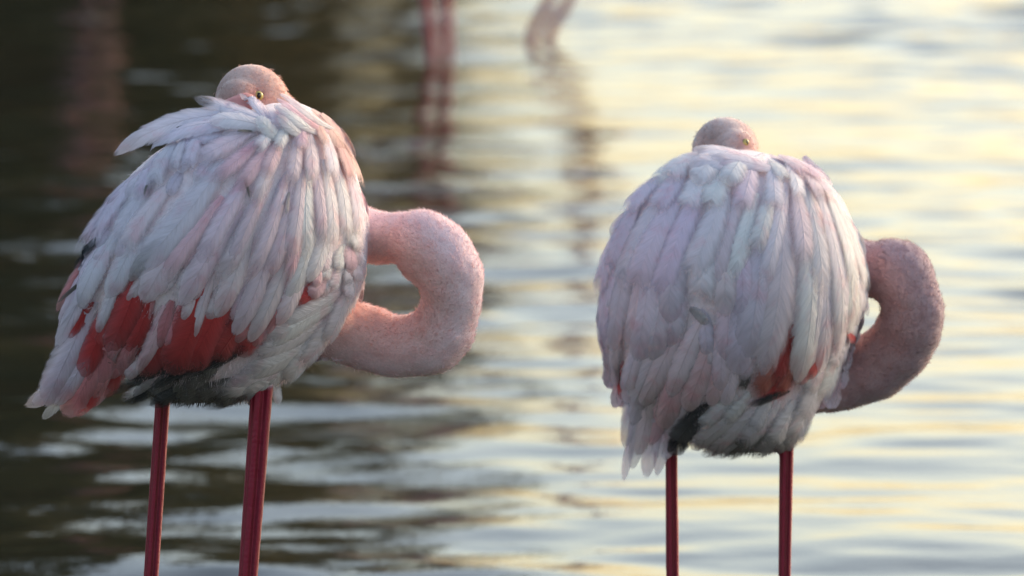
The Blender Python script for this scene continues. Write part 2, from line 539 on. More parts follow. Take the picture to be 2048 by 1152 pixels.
# ------------------------------------------------------------------ flamingos
PS = 8.0 / FPX          # metres per photo pixel at 8 m
COLS = {
    'P': (0.83, 0.69, 0.73), 'W': (0.86, 0.81, 0.82), 'K': (0.84, 0.57, 0.61), 'R': (0.56, 0.055, 0.052),
    'r': (0.70, 0.28, 0.29), 'B': (0.012, 0.012, 0.014), 'G': (0.40, 0.38, 0.37), 'O': (0.85, 0.57, 0.50),
    'N': (0.035, 0.034, 0.036), 'D': (0.14, 0.125, 0.105), 'L': (0.77, 0.68, 0.76), 'X': (0.44, 0.05, 0.045), 'Q': (0.46, 0.12, 0.085),
}


class Torso:
    """rounded body: per photo row a left/right limit and a half depth"""
    def __init__(self, Yc, shear, rows):
        r = np.array(rows, float)
        self.Yc, self.shear = Yc, shear
        self.top, self.bot = r[0, 0], r[-1, 0]
        y = np.arange(self.top, self.bot + 1, 2.0)
        k = np.exp(-0.5 * (np.arange(-12, 13) / 5.0) ** 2); k /= k.sum()
        out = []
        for c in (1, 2, 3):
            q = np.interp(y, r[:, 0], r[:, c])
            qp = np.concatenate([2 * q[0] - q[12:0:-1], q, 2 * q[-1] - q[-2:-14:-1]])
            out.append(np.convolve(qp, k, 'valid'))
        self.y, (self.L, self.R, self.B) = y, out
        self.B = np.maximum(self.B, 0.004)

    def lim(self, py):
        py = np.clip(py, self.top, self.bot)
        L = np.interp(py, self.y, self.L); R = np.interp(py, self.y, self.R); B = np.interp(py, self.y, self.B)
        return (L + R) / 2, (R - L) / 2, B

    def depth(self, px, py, side=-1, cl=0.975):
        c, a, B = self.lim(py)
        u = np.clip((px - c) / a, -cl, cl)
        return self.Yc + self.shear * u * a * PS + side * B * np.sqrt(1 - u * u)

    def point(self, px, py, side=-1):
        return P(px, py, self.depth(px, py, side))

    def normal(self, px, py, side=-1):
        d = 5.0
        ax = self.point(px + d, py, side) - self.point(px - d, py, side)
        ay = self.point(px, py + d, side) - self.point(px, py - d, side)
        n = np.cross(ay, ax)
        n /= np.linalg.norm(n, axis=-1, keepdims=True)
        flip = np.sign(n[..., 1:2]) * side
        flip[flip == 0] = 1
        return n * flip

    def mesh(self):
        ys = np.linspace(self.top, self.bot, 70)
        th = np.linspace(0, 2 * np.pi, 56, endpoint=False)
        c, a, B = self.lim(ys)
        u = np.cos(th)[None, :]
        px = c[:, None] + a[:, None] * u
        Y = self.Yc + self.shear * u * a[:, None] * PS - B[:, None] * np.sin(th)[None, :]
        v = P(px, np.repeat(ys[:, None], len(th), 1), Y).reshape(-1, 3)
        f = [tuple(q) for q in grid_faces(len(ys), len(th), True)]
        m = len(th); n = len(v)
        v = np.vstack([v, v[:m].mean(0), v[-m:].mean(0)])
        for j in range(m):
            f.append((n, (j + 1) % m, j)); f.append((n + 1, n - m + j, n - m + (j + 1) % m))
        return v, f


FN = 12
FV = np.array([-1.0, -0.62, 0.0, 0.62, 1.0])
FT = np.linspace(0, 1, FN) ** 0.92
FPROF = (0.34 + 0.66 * np.clip(FT / 0.5, 0, 1) ** 0.7)
FPROF = FPROF * np.where(FT > 0.62, np.maximum(1 - ((FT - 0.62) / 0.38) ** 2.4, 0.02) ** 0.5, 1.0)
FFACES = [tuple(int(i) for i in q) for q in grid_faces(FN, len(FV))]
FUV = np.stack([np.repeat((FV[None, :] + 1) / 2, FN, 0), np.repeat(FT[:, None], len(FV), 1)], -1).reshape(-1, 2)


def feather_verts(T, x0, y0, x1, y1, w, h0, h1, bend=0.0, tilt=0.0, camber=0.30, side=-1, taper=0.0):
    d = np.array([x1 - x0, y1 - y0], float); ln = np.hypot(*d); d /= ln
    pr = np.array([-d[1], d[0]])
    cen = np.array([x0, y0]) + np.outer(FT, d * ln) + np.outer(4 * FT * (1 - FT) * bend, pr)
    tg = np.gradient(cen, axis=0); tg /= np.linalg.norm(tg, axis=1)[:, None]
    nn = np.stack([-tg[:, 1], tg[:, 0]], -1)
    hw = 0.5 * w * FPROF * (1 - taper * FT ** 2.5)
    px = cen[:, None, 0] + nn[:, None, 0] * FV[None, :] * hw[:, None]
    py = cen[:, None, 1] + nn[:, None, 1] * FV[None, :] * hw[:, None]
    pos = T.point(px, py, side)
    nr = T.normal(px, py, side)
    nc = T.normal(cen[:, 0], cen[:, 1], side)[:, None, :]
    nr = nr * 0.5 + nc * 0.5
    nr /= np.linalg.norm(nr, axis=-1, keepdims=True)
    s = FT * FT * (3 - 2 * FT)
    h = (h0 + (h1 - h0) * s)[:, None] + (camber * hw * PS)[:, None] * (1 - FV[None, :] ** 2) + tilt * FV[None, :] * (hw * PS)[:, None]
    return (pos + nr * h[..., None]).reshape(-1, 3)


def feather(root, T, spec, side=-1, downy=0.0):
    x0, y0, x1, y1, w, lay, key = spec[:7]
    bend = spec[7] if len(spec) > 7 else random.uniform(-0.05, 0.05) * math.hypot(x1 - x0, y1 - y0)
    h0 = -0.002 + 0.0015 * lay + random.uniform(-.0006, .0006)
    h1 = 0.0050 + 0.0018 * lay + random.uniform(-.0008, .0012)
    soft = spec[8] if len(spec) > 8 else (0.82 if lay >= 2.7 and lay < 4.8 else 0.36 if lay >= 1.7 else 0.5)
    if key in 'WD' and lay < 1.7: soft = 0.85
    if key in 'RrXQ' and len(spec) < 9: soft = 0.55
    if len(spec) < 9: soft = min(.95, soft + downy)
    h1 -= 0.0022 * soft
    yt = max(y0, T.top + 8)
    c_, a_, _ = T.lim(yt)
    if x0 > c_ - 1.6 * a_ and x0 < c_ + 1.6 * a_:
        x0 = min(max(x0, c_ - .9 * a_), c_ + .9 * a_); y0 = yt
    v = feather_verts(T, x0, y0, x1, y1, w, h0, h1, bend, random.uniform(-.14, .14), random.uniform(.22, .34), side, 0.5 if lay >= 4.6 and key == 'L' else random.uniform(0, .3))
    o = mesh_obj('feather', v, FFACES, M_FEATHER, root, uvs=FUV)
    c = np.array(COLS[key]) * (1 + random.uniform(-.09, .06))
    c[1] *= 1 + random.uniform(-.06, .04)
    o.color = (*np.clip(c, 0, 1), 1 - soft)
    return o


def fill_feathers(root, T, specs, n, spacing, seed, maxy, size=(85, 34), colfn=None):
    """short body feathers under the long ones, following the lie of their neighbours"""
    r = np.random.default_rng(seed)
    S = np.array([s[:4] for s in specs], float)
    mid = (S[:, :2] + S[:, 2:]) / 2
    dr = S[:, 2:] - S[:, :2]; dr /= np.linalg.norm(dr, axis=1)[:, None]
    pts = []
    tries = 0
    while len(pts) < n and tries < 9000:
        tries += 1
        y = r.uniform(T.top + 12, maxy)
        c, a, B = T.lim(y)
        x = c + a * math.sin(r.uniform(-1.45, 1.45))
        if all((x - p[0]) ** 2 + (y - p[1]) ** 2 > spacing ** 2 for p in pts):
            pts.append((x, y))
    pts.sort(key=lambda p: -p[1])
    for x, y in pts:
        w = 1 / (((mid - [x, y]) ** 2).sum(1) + 400)
        d = (dr * (w ** 1.5)[:, None]).sum(0); d /= np.linalg.norm(d)
        k = specs[int(np.argmax(w))][6]
        if k in 'BRXQ': k = 'r' if k != 'B' else 'D'
        if k in 'ND' and y < T.bot - 130: k = 'P'
        if k in 'NG': k = 'L'
        if colfn: k = colfn(x, y, k)
        ln = size[0] * r.uniform(.75, 1.2)
        feather(root, T, (x - d[0] * ln / 2, y - d[1] * ln / 2, x + d[0] * ln / 2, y + d[1] * ln / 2, size[1] * r.uniform(.8, 1.25), 0.2 + 0.6 * (1 - (y - T.top) / (T.bot - T.top)), k))


def far_side_plumage(root, T, seed):
    r = np.random.default_rng(seed)
    V, F, U, n = [], [], [], 0
    for y in np.arange(T.bot - 150, T.top + 75, -38):
        c, a, B = T.lim(y)
        m = int(2 + 2.6 * a / 34)
        for k in range(m):
            x = c + a * math.sin(-1.35 + 2.7 * (k + r.uniform(.2, .8)) / m)
            sl = (x - c) / a
            c2, a2, _ = T.lim(y - 50); x = min(max(x, c2 - .85 * a2), c2 + .85 * a2)
            v = feather_verts(T, x, y - 50, x + sl * 20 - 8, y + 62, 40 * r.uniform(.8, 1.2), 0.0, .009, r.uniform(-4, 4), r.uniform(-.15, .15), .3, 1)
            V.append(v); U.append(FUV); F += [tuple(i + n for i in q) for q in FFACES]; n += len(v)
    o = mesh_obj('plumage', np.vstack(V), F, M_FEATHER, root, uvs=np.vstack(U))
    o.color = (*COLS['P'], 1)
    o['kind'] = 'stuff'


def strands(root, name, pos, nrm, tang, col, length, width, seed, lift=0.35):
    r = np.random.default_rng(seed)
    n = len(pos)
    d = tang + nrm * (lift + r.uniform(-.15, .3, n))[:, None] + r.normal(0, .28, (n, 3))
    d /= np.linalg.norm(d, axis=1)[:, None]
    side = np.cross(d, nrm + r.normal(0, .6, (n, 3))); side /= np.linalg.norm(side, axis=1)[:, None] + 1e-9
    ln = length * r.uniform(.5, 1.25, n)[:, None]
    b = pos - nrm * 0.0008
    v = np.stack([b - side * width / 2, b + side * width / 2, b + d * ln], 1).reshape(-1, 3)
    cc = np.repeat(col * r.uniform(.88, 1.12, n)[:, None], 3, 0)
    cc = np.column_stack([np.clip(cc, 0, 1), np.zeros(len(cc))])
    o = mesh_obj(name, v, np.arange(len(v)).reshape(-1, 3), M_DOWN, root, smooth=False, colors=cc)
    o['kind'] = 'stuff'
    return o


def seg_dist(v, line, rad):
    """nearest centre-line sample: (distance/radius, index)"""
    best = np.full(len(v), 1e9); idx = np.zeros(len(v), int)
    for i, (c, r) in enumerate(zip(line, rad)):
        d = np.sqrt(((v - c) ** 2).sum(1)) / r
        m = d < best
        best[m] = d[m]; idx[m] = i
    return best, idx


def eye(root, center, direction, r):
    d = Vector(direction).normalized()
    q = d.to_track_quat('Z', 'Y').to_matrix()
    ax = np.array(q.transposed()) * r
    v, f = ellipsoid(center, ax, 14, 20)
    o = mesh_obj('eye', v, f, M_IRIS, root)
    loc = (v - center) / r
    z = loc @ np.array(d)
    up = Vector((0, 0, 1)); up = (up - d * up.dot(d)).normalized(); sdv = d.cross(up)
    du, ds = loc @ np.array(up), loc @ np.array(sdv)
    o.data.materials.append(M_PUPIL)
    for p in o.data.polygons:
        i = list(p.vertices)
        zz = z[i].mean(); a = du[i].mean() / .62; b = ds[i].mean() / .40
        if zz < 0.25 or (zz > 0 and a * a + b * b < 1): p.material_index = 1
    return o


def leg_points(top, low, Yd):
    """from the belly through the visible length, the heel joint near the water, down to the bed"""
    a = P(*top, Yd); b = P(*low, Yd)
    d = (b - a) / (a[2] - b[2])
    hock = b + d * (b[2] - 0.16)
    foot = np.array([hock[0] + d[0] * .5, hock[1] + .03, BED + 0.012])
    return a, b, hock, foot


def add_leg(sp, top, low, Yd, w0, w1):
    a, b, hock, foot = leg_points(top, low, Yd)
    up = a + (a - b) / np.linalg.norm(a - b) * 0.07
    r0, r1 = w0 / 2 * PS * Yd / 8, w1 / 2 * PS * Yd / 8
    pts = [up, a, a * .5 + b * .5, b, b * .5 + hock * .5, hock + [0, 0, .05], hock, hock - [0, 0, .05], hock * .5 + foot * .5, foot]
    rad = [r0 * 1.15, r0, (r0 + r1) / 2, r1, r1 * .95, r1 * 1.15, r1 * 1.45, r1 * 1.05, r1 * .85, r1 * .9]
    v, f, c, r = tube(pts, rad, 24, 70, groove=0.30)
    sp.add(v, f)
    for ang in (-.6, 0, .6):
        tip = foot + np.array([math.sin(ang) * .09, math.cos(ang) * .09, 0.0])
        tv, tf, _, _ = tube([foot, foot * .5 + tip * .5, tip], [.010, .009, .006], 8, 6)
        sp.add(tv, tf)
    wb = np.array([foot + [math.sin(a_) * .075, math.cos(a_) * .075, 0] for a_ in (-.55, 0, .55)])
    return c, r, a[2] + 0.012


def flamingo(spec, label):
    T = Torso(spec['Y'], spec['shear'], spec['rows'])
    bx = P(spec['base'], 700, spec['Y'])
    root = empty('flamingo', (bx[0], spec['Y'], BED))
    tag(root, label, 'flamingo', 'flamingos resting with tucked heads')
    sp = Soup()
    sp.add(*T.mesh())
    nk = np.array(spec['neck'], float)
    npts = P(nk[:, 0], nk[:, 1], spec['Y'] + nk[:, 3])
    nv, nf, nc, nr = tube(npts, nk[:, 2] * PS, 28, 90)
    sp.add(nv, nf)
    hd = spec['head']
    hc = P(hd[0], hd[1], spec['Y'] + hd[4])
    ca, sa = math.cos(hd[5]), math.sin(hd[5])
    hax = np.array([[ca * hd[2], 0, sa * hd[2]], [0, hd[6], 0], [-sa * hd[3], 0, ca * hd[3]]]) * PS
    sp.add(*ellipsoid(hc, hax))
    for (bxp, byp, br, bd) in spec.get('headbits', []):
        v, f = ellipsoid(P(bxp, byp, spec['Y'] + bd), np.eye(3) * br * PS, 10, 16)
        sp.add(v, f)
    legs = [add_leg(sp, *l) for l in spec['legs']]
    for l in spec['legs'][spec.get('thigh', 0):]:           # feathered thigh at the top of each leg
        a = P(l[0][0], l[0][1] - 52, l[2] + .02)
        v, f = ellipsoid(a, np.diag([.020, .026, .030]), 12, 18)
        sp.add(v, f)
    V, Nn, F = sp.union(0.0027, 4)
    # loose skin and feather tracts: the neck is never quite even
    d0, i0 = seg_dist(V, nc, nr)
    wgt = np.clip((1.3 - d0) / .2, 0, 1)
    lump = (np.sin(V[:, 0] * 83 + V[:, 2] * 41) * np.sin(V[:, 2] * 97 - V[:, 0] * 29 + 1.3) * .0010 + np.sin(V[:, 0] * 210 + V[:, 1] * 160) * np.sin(V[:, 2] * 230 + .7) * .0003
            - .0008 * np.exp(-((np.mod(i0 / 11.0 + .35 * np.sin(V[:, 1] * 60), 1) - .5) / .09) ** 2))
    V = V + Nn * (lump * wgt)[:, None]
    # ---- colour of skin and down
    col = np.tile(np.array([0.80, 0.68, 0.70, 0.0]), (len(V), 1))
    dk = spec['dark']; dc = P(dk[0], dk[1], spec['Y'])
    dm = np.exp(-(((V[:, 0] - dc[0]) / (dk[2] * PS)) ** 2 + ((V[:, 2] - dc[2]) / (dk[3] * PS)) ** 2) ** 2)  # belly darkened, partly underside shade put into the colour
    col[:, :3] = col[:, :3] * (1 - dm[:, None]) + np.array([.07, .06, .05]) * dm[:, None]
    pk = spec['patch']; pc = P(pk[0], pk[1], spec['Y'])
    ca_, sa_ = math.cos(pk[4]), math.sin(pk[4])
    qx, qz = V[:, 0] - pc[0], V[:, 2] - pc[2]
    pm = np.exp(-(((qx * ca_ + qz * sa_) / (pk[2] * PS)) ** 2 + ((qz * ca_ - qx * sa_) / (pk[3] * PS)) ** 2) ** 2)
    col[:, :3] = col[:, :3] * (1 - pm[:, None]) + np.array([.54, .07, .065]) * pm[:, None]
    dn, iN = seg_dist(V, nc, nr)
    inner = P(*spec['loop'], spec['Y'])
    neckm = np.clip((1.22 - dn) / .12, 0, 1)
    low = 1.0
    tw = np.linspace(0, 1, len(nc))[iN]
    ncol = np.array(spec['neckcol'])[None, :] * np.ones((len(V), 1))
    rel = nc[iN] - V
    toin = inner - nc[iN]; toin /= np.linalg.norm(toin, axis=1)[:, None] + 1e-9
    q = -(rel * toin).sum(1) / nr[iN]
    orange = np.clip((q - 0.1) / .8, 0, 1) * spec['orange']
    ncol = ncol * (1 - orange[:, None]) + np.array([0.80, 0.36, 0.24]) * orange[:, None]
    col[:, :3] = col[:, :3] * (1 - neckm[:, None]) + ncol * neckm[:, None]
    dh = np.sqrt((((V - hc) @ np.linalg.inv(hax)) ** 2).sum(1))
    for (bxp, byp, br, bd) in spec.get('headbits', []):
        dh = np.minimum(dh, np.sqrt(((V - P(bxp, byp, spec['Y'] + bd)) ** 2).sum(1)) / (br * PS))
    headm = np.clip((1.25 - dh) / .1, 0, 1)
    hcol = np.array(spec['headcol'])[None, :] * np.ones((len(V), 1))
    bl = P(*spec['blot'][:2], spec['Y'] + hd[4] - .03)
    db = np.exp(-(((V - bl) / (np.array([spec['blot'][2], 200, spec['blot'][3]]) * PS)) ** 2).sum(1))
    hcol = hcol * (1 - .6 * db[:, None]) + np.array([.22, .14, .13]) * .6 * db[:, None]
    # eye position on the head's own surface
    ex, ey = spec['eye'][:2]
    yy = np.linspace(spec['Y'] - .2, spec['Y'] + .25, 900)
    ray = P(np.full(900, ex), np.full(900, ey), yy)
    inside = ((((ray - hc) @ np.linalg.inv(hax)) ** 2).sum(1) < 1)
    for (bxp, byp, br, bd) in spec.get('headbits', []):
        inside |= ((ray - P(bxp, byp, spec['Y'] + bd)) ** 2).sum(1) < (br * PS) ** 2
    ep = ray[np.argmax(inside)]
    de = np.sqrt(((V - ep) ** 2).sum(1)) / PS
    ring = np.exp(-(de / 24) ** 2)
    hcol = hcol * (1 - .6 * ring[:, None]) + np.array([.62, .22, .17]) * .6 * ring[:, None]
    col[:, :3] = col[:, :3] * (1 - headm[:, None]) + hcol * headm[:, None]
    legm = np.zeros(len(V))
    for c, r, topz in legs:
        t_ = np.linspace(0, len(c) - 1, 420)
        cd = np.stack([np.interp(t_, np.arange(len(c)), c[:, k]) for k in range(3)], -1); rd = np.interp(t_, np.arange(len(c)), r)
        d, _ = seg_dist(V, cd, rd)
        legm = np.maximum(legm, np.clip((1.5 - d) / .15, 0, 1) * np.clip((topz - V[:, 2]) / .006, 0, 1))
    legm = np.maximum(legm, np.clip((-0.2 - V[:, 2]) / .02, 0, 1))
    lc = np.array([0.28, 0.008, 0.030])
    col[:, :3] = col[:, :3] * (1 - legm[:, None]) + lc * legm[:, None]
    col[:, 3] = legm
    body = mesh_obj('body', V, F, M_SKIN, root, colors=col)
    ang = np.zeros(len(V))
    for c, r, topz in legs:
        o_ = np.argsort(c[:, 2]); cx = np.interp(V[:, 2], c[o_, 2], c[o_, 0]); cy = np.interp(V[:, 2], c[o_, 2], c[o_, 1])
        near = np.hypot(V[:, 0] - cx, V[:, 1] - cy) < .03
        ang[near] = np.arctan2(V[near, 0] - cx[near], cy[near] - V[near, 1])
    at = body.data.attributes.new('scale_angle', 'FLOAT', 'POINT'); at.data.foreach_set('value', ang.astype(np.float32))
    # ---- eye and bill
    dirv = np.array(spec['eye'][3]); 
    eye(root, ep + np.array([0, .0022, 0]), dirv, spec['eye'][2] * PS)
    bp = np.array(spec['bill'], float)
    v, f, _, _ = tube(P(bp[:, 0], bp[:, 1], spec['Y'] + bp[:, 3]), bp[:, 2] * PS, 16, 20)
    mesh_obj('bill', v, f, M_BILL, root)
    # ---- down on neck, head, breast
    r = np.random.default_rng(spec['seed'])
    w = np.maximum(neckm, headm) * (1 - legm)
    cand = np.where((w > .5) & (de > 11))[0]
    pick = r.choice(cand, min(42000, len(cand) * 3))
    tg = np.gradient(nc, axis=0); tg /= np.linalg.norm(tg, axis=1)[:, None]
    tt = tg[iN[pick]] * 1.0
    ishead = headm[pick] > .5
    tt[ishead] = (np.array(spec['headlie']) + 0 * tt[ishead])
    pj = V[pick] + r.normal(0, .0009, (len(pick), 3))
    strands(root, 'down', pj, Nn[pick], tt, col[pick, :3], .0050, .0009, spec['seed'] + 1, .3)
    cand = np.where((w < .2) & (legm < .1) & (V[:, 2] > .2))[0]
    pick = r.choice(cand, 26000)
    tt = np.tile(np.array([-.35, -.15, -.9]), (len(pick), 1))
    strands(root, 'body_down', V[pick], Nn[pick], tt, col[pick, :3] * 1.05, .0085, .0011, spec['seed'] + 2, .25)
    # ---- feathers, lowest layer first
    feats = spec['feathers']
    far_side_plumage(root, T, spec['seed'] + 3)
    fill_feathers(root, T, feats, spec['fill'], 30, spec['seed'] + 4, T.bot - 25, colfn=spec.get('colfn'))
    for s in feats:
        s = list(s)
        if spec.get('stretch') and 2.2 < s[5] < 3.8 and s[6] not in 'NBRQX':
            k = random.uniform(.8, 1.65) if s[5] > 2.95 else random.uniform(.92, 1.12)
            s[2] = s[0] + (s[2] - s[0]) * k; s[3] = s[1] + (s[3] - s[1]) * k
        s[4] *= spec.get('broad', 1.0) if s[5] > 1.6 else 1.0
        feather(root, T, s, downy=spec.get('downy', 0.0))
    return root, T


LEFT_FEATHERS = [
    # tail
    (130, 690, 48, 812, 48, 0, 'L'), (150, 760, 84, 838, 30, 0, 'G'), (165, 690, 62, 802, 44, 0.5, 'L'),
    (240, 650, 130, 836, 74, 0.3, 'r'), (225, 690, 150, 832, 50, 0.6, 'R'), (262, 640, 170, 812, 62, 0.4, 'r'), (285, 660, 205, 790, 46, 0.2, 'X'),
    (190, 600, 86, 806, 74, 1.2, 'L'), (200, 640, 108, 800, 52, 1.6, 'L'), (165, 640, 80, 770, 40, 1.0, 'L'),
    # red patch
    (410, 560, 335, 740, 92, 0.6, 'R'), (460, 580, 375, 735, 90, 0.5, 'R'), (490, 640, 425, 716, 74, 0.4, 'X'), (545, 632, 470, 704, 52, 0.3, 'X'),
    (340, 640, 285, 745, 66, 0.5, 'X'), (285, 540, 225, 700, 72, 1.0, 'R'), (305, 600, 240, 748, 58, 1.1, 'r'), (250, 620, 196, 765, 58, 1.2, 'r'),
    (250, 590, 160, 750, 62, 1.5, 'R'), (300, 600, 262, 700, 46, 1.5, 'R'), (345, 600, 318, 690, 40, 1.4, 'r'), (330, 610, 280, 735, 44, 1.6, 'K'),
    (275, 610, 215, 720, 34, 1.8, 'r'), (312, 680, 255, 748, 34, 1.9, 'P'), (170, 600, 136, 670, 28, 2.0, 'R'), (360, 610, 335, 690, 34, 1.7, 'r'),
    # black edge, pale feather below it
    (560, 650, 340, 752, 26, 0.1, 'B'), (420, 712, 222, 784, 30, 0.1, 'B'), (480, 700, 300, 770, 30, -.2, 'B'),
    (330, 742, 240, 795, 28, 0.6, 'W'), (350, 740, 262, 786, 22, 0.4, 'G'),
    # belly: black feathers, with underside shade also put into the dark colours
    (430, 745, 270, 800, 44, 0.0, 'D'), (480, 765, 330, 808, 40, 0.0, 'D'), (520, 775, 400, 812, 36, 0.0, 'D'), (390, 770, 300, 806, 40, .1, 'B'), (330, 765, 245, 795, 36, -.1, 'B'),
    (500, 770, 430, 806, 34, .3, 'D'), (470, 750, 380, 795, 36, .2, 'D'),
    # flank
    (600, 740, 478, 792, 46, 0.5, 'W'), (640, 700, 440, 768, 52, 0.7, 'W'), (620, 730, 420, 775, 44, .6, 'W'), (660, 670, 468, 742, 56, 0.9, 'W'), (660, 640, 492, 712, 60, 1.1, 'W'),
    (665, 610, 520, 682, 60, 1.3, 'W'), (680, 585, 548, 650, 54, 1.4, 'W'), (700, 620, 590, 742, 54, 1.2, 'W'), (705, 580, 640, 690, 50, 1.5, 'W'), (690, 660, 560, 770, 48, .8, 'W'),
    (548, 752, 558, 808, 24, 2.6, 'W', 0, .4), (512, 750, 496, 802, 22, 2.6, 'G', 0, .4), (530, 745, 522, 800, 30, 2.4, 'W', 0, .6), (542, 748, 540, 798, 20, 2.8, 'W', 0, .5), (655, 555, 582, 604, 38, 1.0, 'R'), (665, 545, 610, 590, 36, 1.6, 'K'),
    # long bottom row
    (180, 470, 112, 622, 26, 1.6, 'r', 6), (190, 450, 118, 650, 30, 1.8, 'L', 6), (230, 480, 112, 690, 38, 2.0, 'L', 5), (205, 520, 120, 660, 26, 2.3, 'G', 4), (240, 460, 172, 612, 46, 2.4, 'L'),
    (290, 430, 222, 592, 50, 2.3, 'L'), (330, 470, 262, 560, 36, 2.0, 'G'), (405, 430, 288, 602, 80, 2.0, 'P'), (480, 420, 360, 606, 62, 2.1, 'P'), (430, 540, 382, 674, 30, 1.9, 'P'),
    (500, 450, 428, 630, 50, 2.3, 'P'), (545, 470, 460, 664, 44, 2.1, 'P'), (582, 490, 490, 678, 42, 2.0, 'P'), (560, 520, 512, 655, 30, 2.4, 'K'), (608, 490, 545, 644, 42, 2.2, 'P'),
    (630, 440, 566, 598, 40, 2.3, 'W'), (655, 430, 604, 560, 36, 2.1, 'W'), (600, 520, 530, 668, 30, 1.8, 'r'),
    # middle drape
    (250, 340, 148, 510, 30, 3.0, 'L', 10), (240, 350, 160, 505, 28, 2.8, 'L', 8), (275, 350, 190, 500, 42, 3.1, 'L', 6), (310, 350, 232, 515, 48, 3.2, 'L'), (345, 370, 250, 520, 48, 3.1, 'P'),
    (445, 395, 325, 560, 54, 2.9, 'K'), (500, 350, 395, 530, 52, 3.0, 'P'), (520, 380, 425, 560, 48, 2.9, 'P'), (450, 325, 268, 550, 86, 3.5, 'L', -8),
    (540, 360, 450, 550, 46, 3.2, 'P'), (570, 350, 485, 560, 46, 3.1, 'P'), (585, 360, 520, 560, 42, 3.3, 'P'), (600, 340, 562, 530, 46, 3.4, 'P'), (595, 400, 560, 570, 36, 3.0, 'K'),
    (618, 320, 600, 520, 44, 3.3, 'W'), (622, 310, 632, 500, 38, 3.1, 'P', -6), (642, 320, 650, 508, 40, 3.4, 'W', -8), (662, 310, 676, 500, 36, 3.2, 'W', -8), (682, 310, 702, 480, 32, 3.1, 'W', -8),
    (696, 325, 722, 470, 28, 3.0, 'W', -6), (704, 350, 735, 455, 24, 2.8, 'K', -4),
    # breast scallops
    (720, 440, 712, 505, 30, 1.6, 'W', 5), (735, 470, 722, 535, 26, 1.4, 'W', 5), (712, 480, 694, 540, 30, 1.5, 'K', 6), (690, 490, 668, 545, 32, 1.5, 'W', 6), (716, 515, 690, 570, 32, 1.3, 'W', 6),
    (665, 510, 640, 565, 34, 1.6, 'W', 5), (690, 530, 655, 580, 32, 1.4, 'W', 5), (715, 545, 690, 600, 32, 1.2, 'W', 5), (650, 520, 622, 570, 30, 1.7, 'K', 5), (728, 500, 712, 560, 28, 1.2, 'P', 5),
    # shoulders
    (560, 275, 520, 365, 42, 4.0, 'K'), (590, 270, 566, 380, 42, 4.0, 'P'), (612, 262, 606, 380, 38, 4.1, 'P'), (640, 258, 652, 372, 36, 4.0, 'W', -5), (660, 265, 690, 375, 32, 3.9, 'O', -5),
    (645, 232, 706, 325, 28, 3.8, 'O', -6), (672, 275, 716, 380, 26, 3.6, 'O', -5), (540, 290, 468, 385, 46, 4.1, 'K'), (515, 285, 420, 370, 46, 4.0, 'K'), (500, 270, 395, 335, 50, 4.2, 'P'),
    (400, 270, 376, 352, 40, 4.4, 'L'), (372, 280, 350, 356, 32, 4.2, 'L'), (345, 290, 312, 390, 42, 4.0, 'L'), (312, 312, 280, 410, 42, 3.8, 'L'), (560, 300, 500, 420, 40, 3.9, 'P'),
    (575, 250, 545, 310, 34, 4.6, 'W'), (600, 245, 590, 310, 30, 4.5, 'P'), (625, 238, 640, 300, 28, 4.3, 'O'), (545, 262, 505, 312, 36, 4.4, 'W'),
    # dark shafts, dark feathers standing for shadow in gaps, pale streaks over the red
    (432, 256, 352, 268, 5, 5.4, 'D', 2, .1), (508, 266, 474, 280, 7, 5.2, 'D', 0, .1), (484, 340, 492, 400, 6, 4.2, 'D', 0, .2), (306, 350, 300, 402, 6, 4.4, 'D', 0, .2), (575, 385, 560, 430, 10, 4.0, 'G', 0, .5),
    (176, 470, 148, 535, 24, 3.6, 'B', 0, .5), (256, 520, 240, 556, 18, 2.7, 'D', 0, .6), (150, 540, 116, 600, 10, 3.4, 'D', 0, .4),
    (290, 580, 215, 735, 22, 2.4, 'K', 4, .7), (345, 600, 290, 725, 20, 2.3, 'K', 4, .75), (235, 640, 150, 800, 24, 2.2, 'K', 4, .75), (450, 625, 405, 715, 18, 2.0, 'r', 3, .7), (270, 650, 195, 790, 22, 2.1, 'r', 4, .7),
    (250, 600, 200, 700, 18, 2.2, 'r', 3, .6), (275, 590, 232, 720, 18, 2.2, 'K', 3, .6), (310, 600, 262, 720, 16, 2.2, 'r', 3, .6), (222, 650, 175, 760, 20, 2.2, 'r', 3, .7), (245, 680, 190, 790, 22, 1.9, 'r', 3, .7),
    (205, 700, 150, 815, 22, 1.8, 'K', 3, .7), (380, 620, 345, 710, 18, 1.9, 'r', 3, .7), (420, 640, 388, 712, 16, 1.8, 'r', 3, .7), (240, 560, 205, 660, 30, 2.3, 'L', 3, .6),
    # back: long pale blades
    (540, 262, 425, 264, 36, 4.9, 'W', 6), (528, 246, 480, 184, 22, 5.0, 'L', 2), (515, 240, 226, 318, 60, 5.2, 'L', 26), (500, 252, 300, 312, 44, 4.8, 'L', 14), (545, 252, 388, 214, 36, 4.6, 'W', 0),
    # collar beside the head
    (660, 262, 558, 208, 18, 4.9, 'W', -4), (650, 268, 552, 218, 18, 5.2, 'K', -4), (640, 272, 546, 231, 22, 5.5, 'W', -4), (610, 280, 548, 246, 26, 5.2, 'W', -3), (565, 285, 512, 250, 34, 4.8, 'W', -4),
]

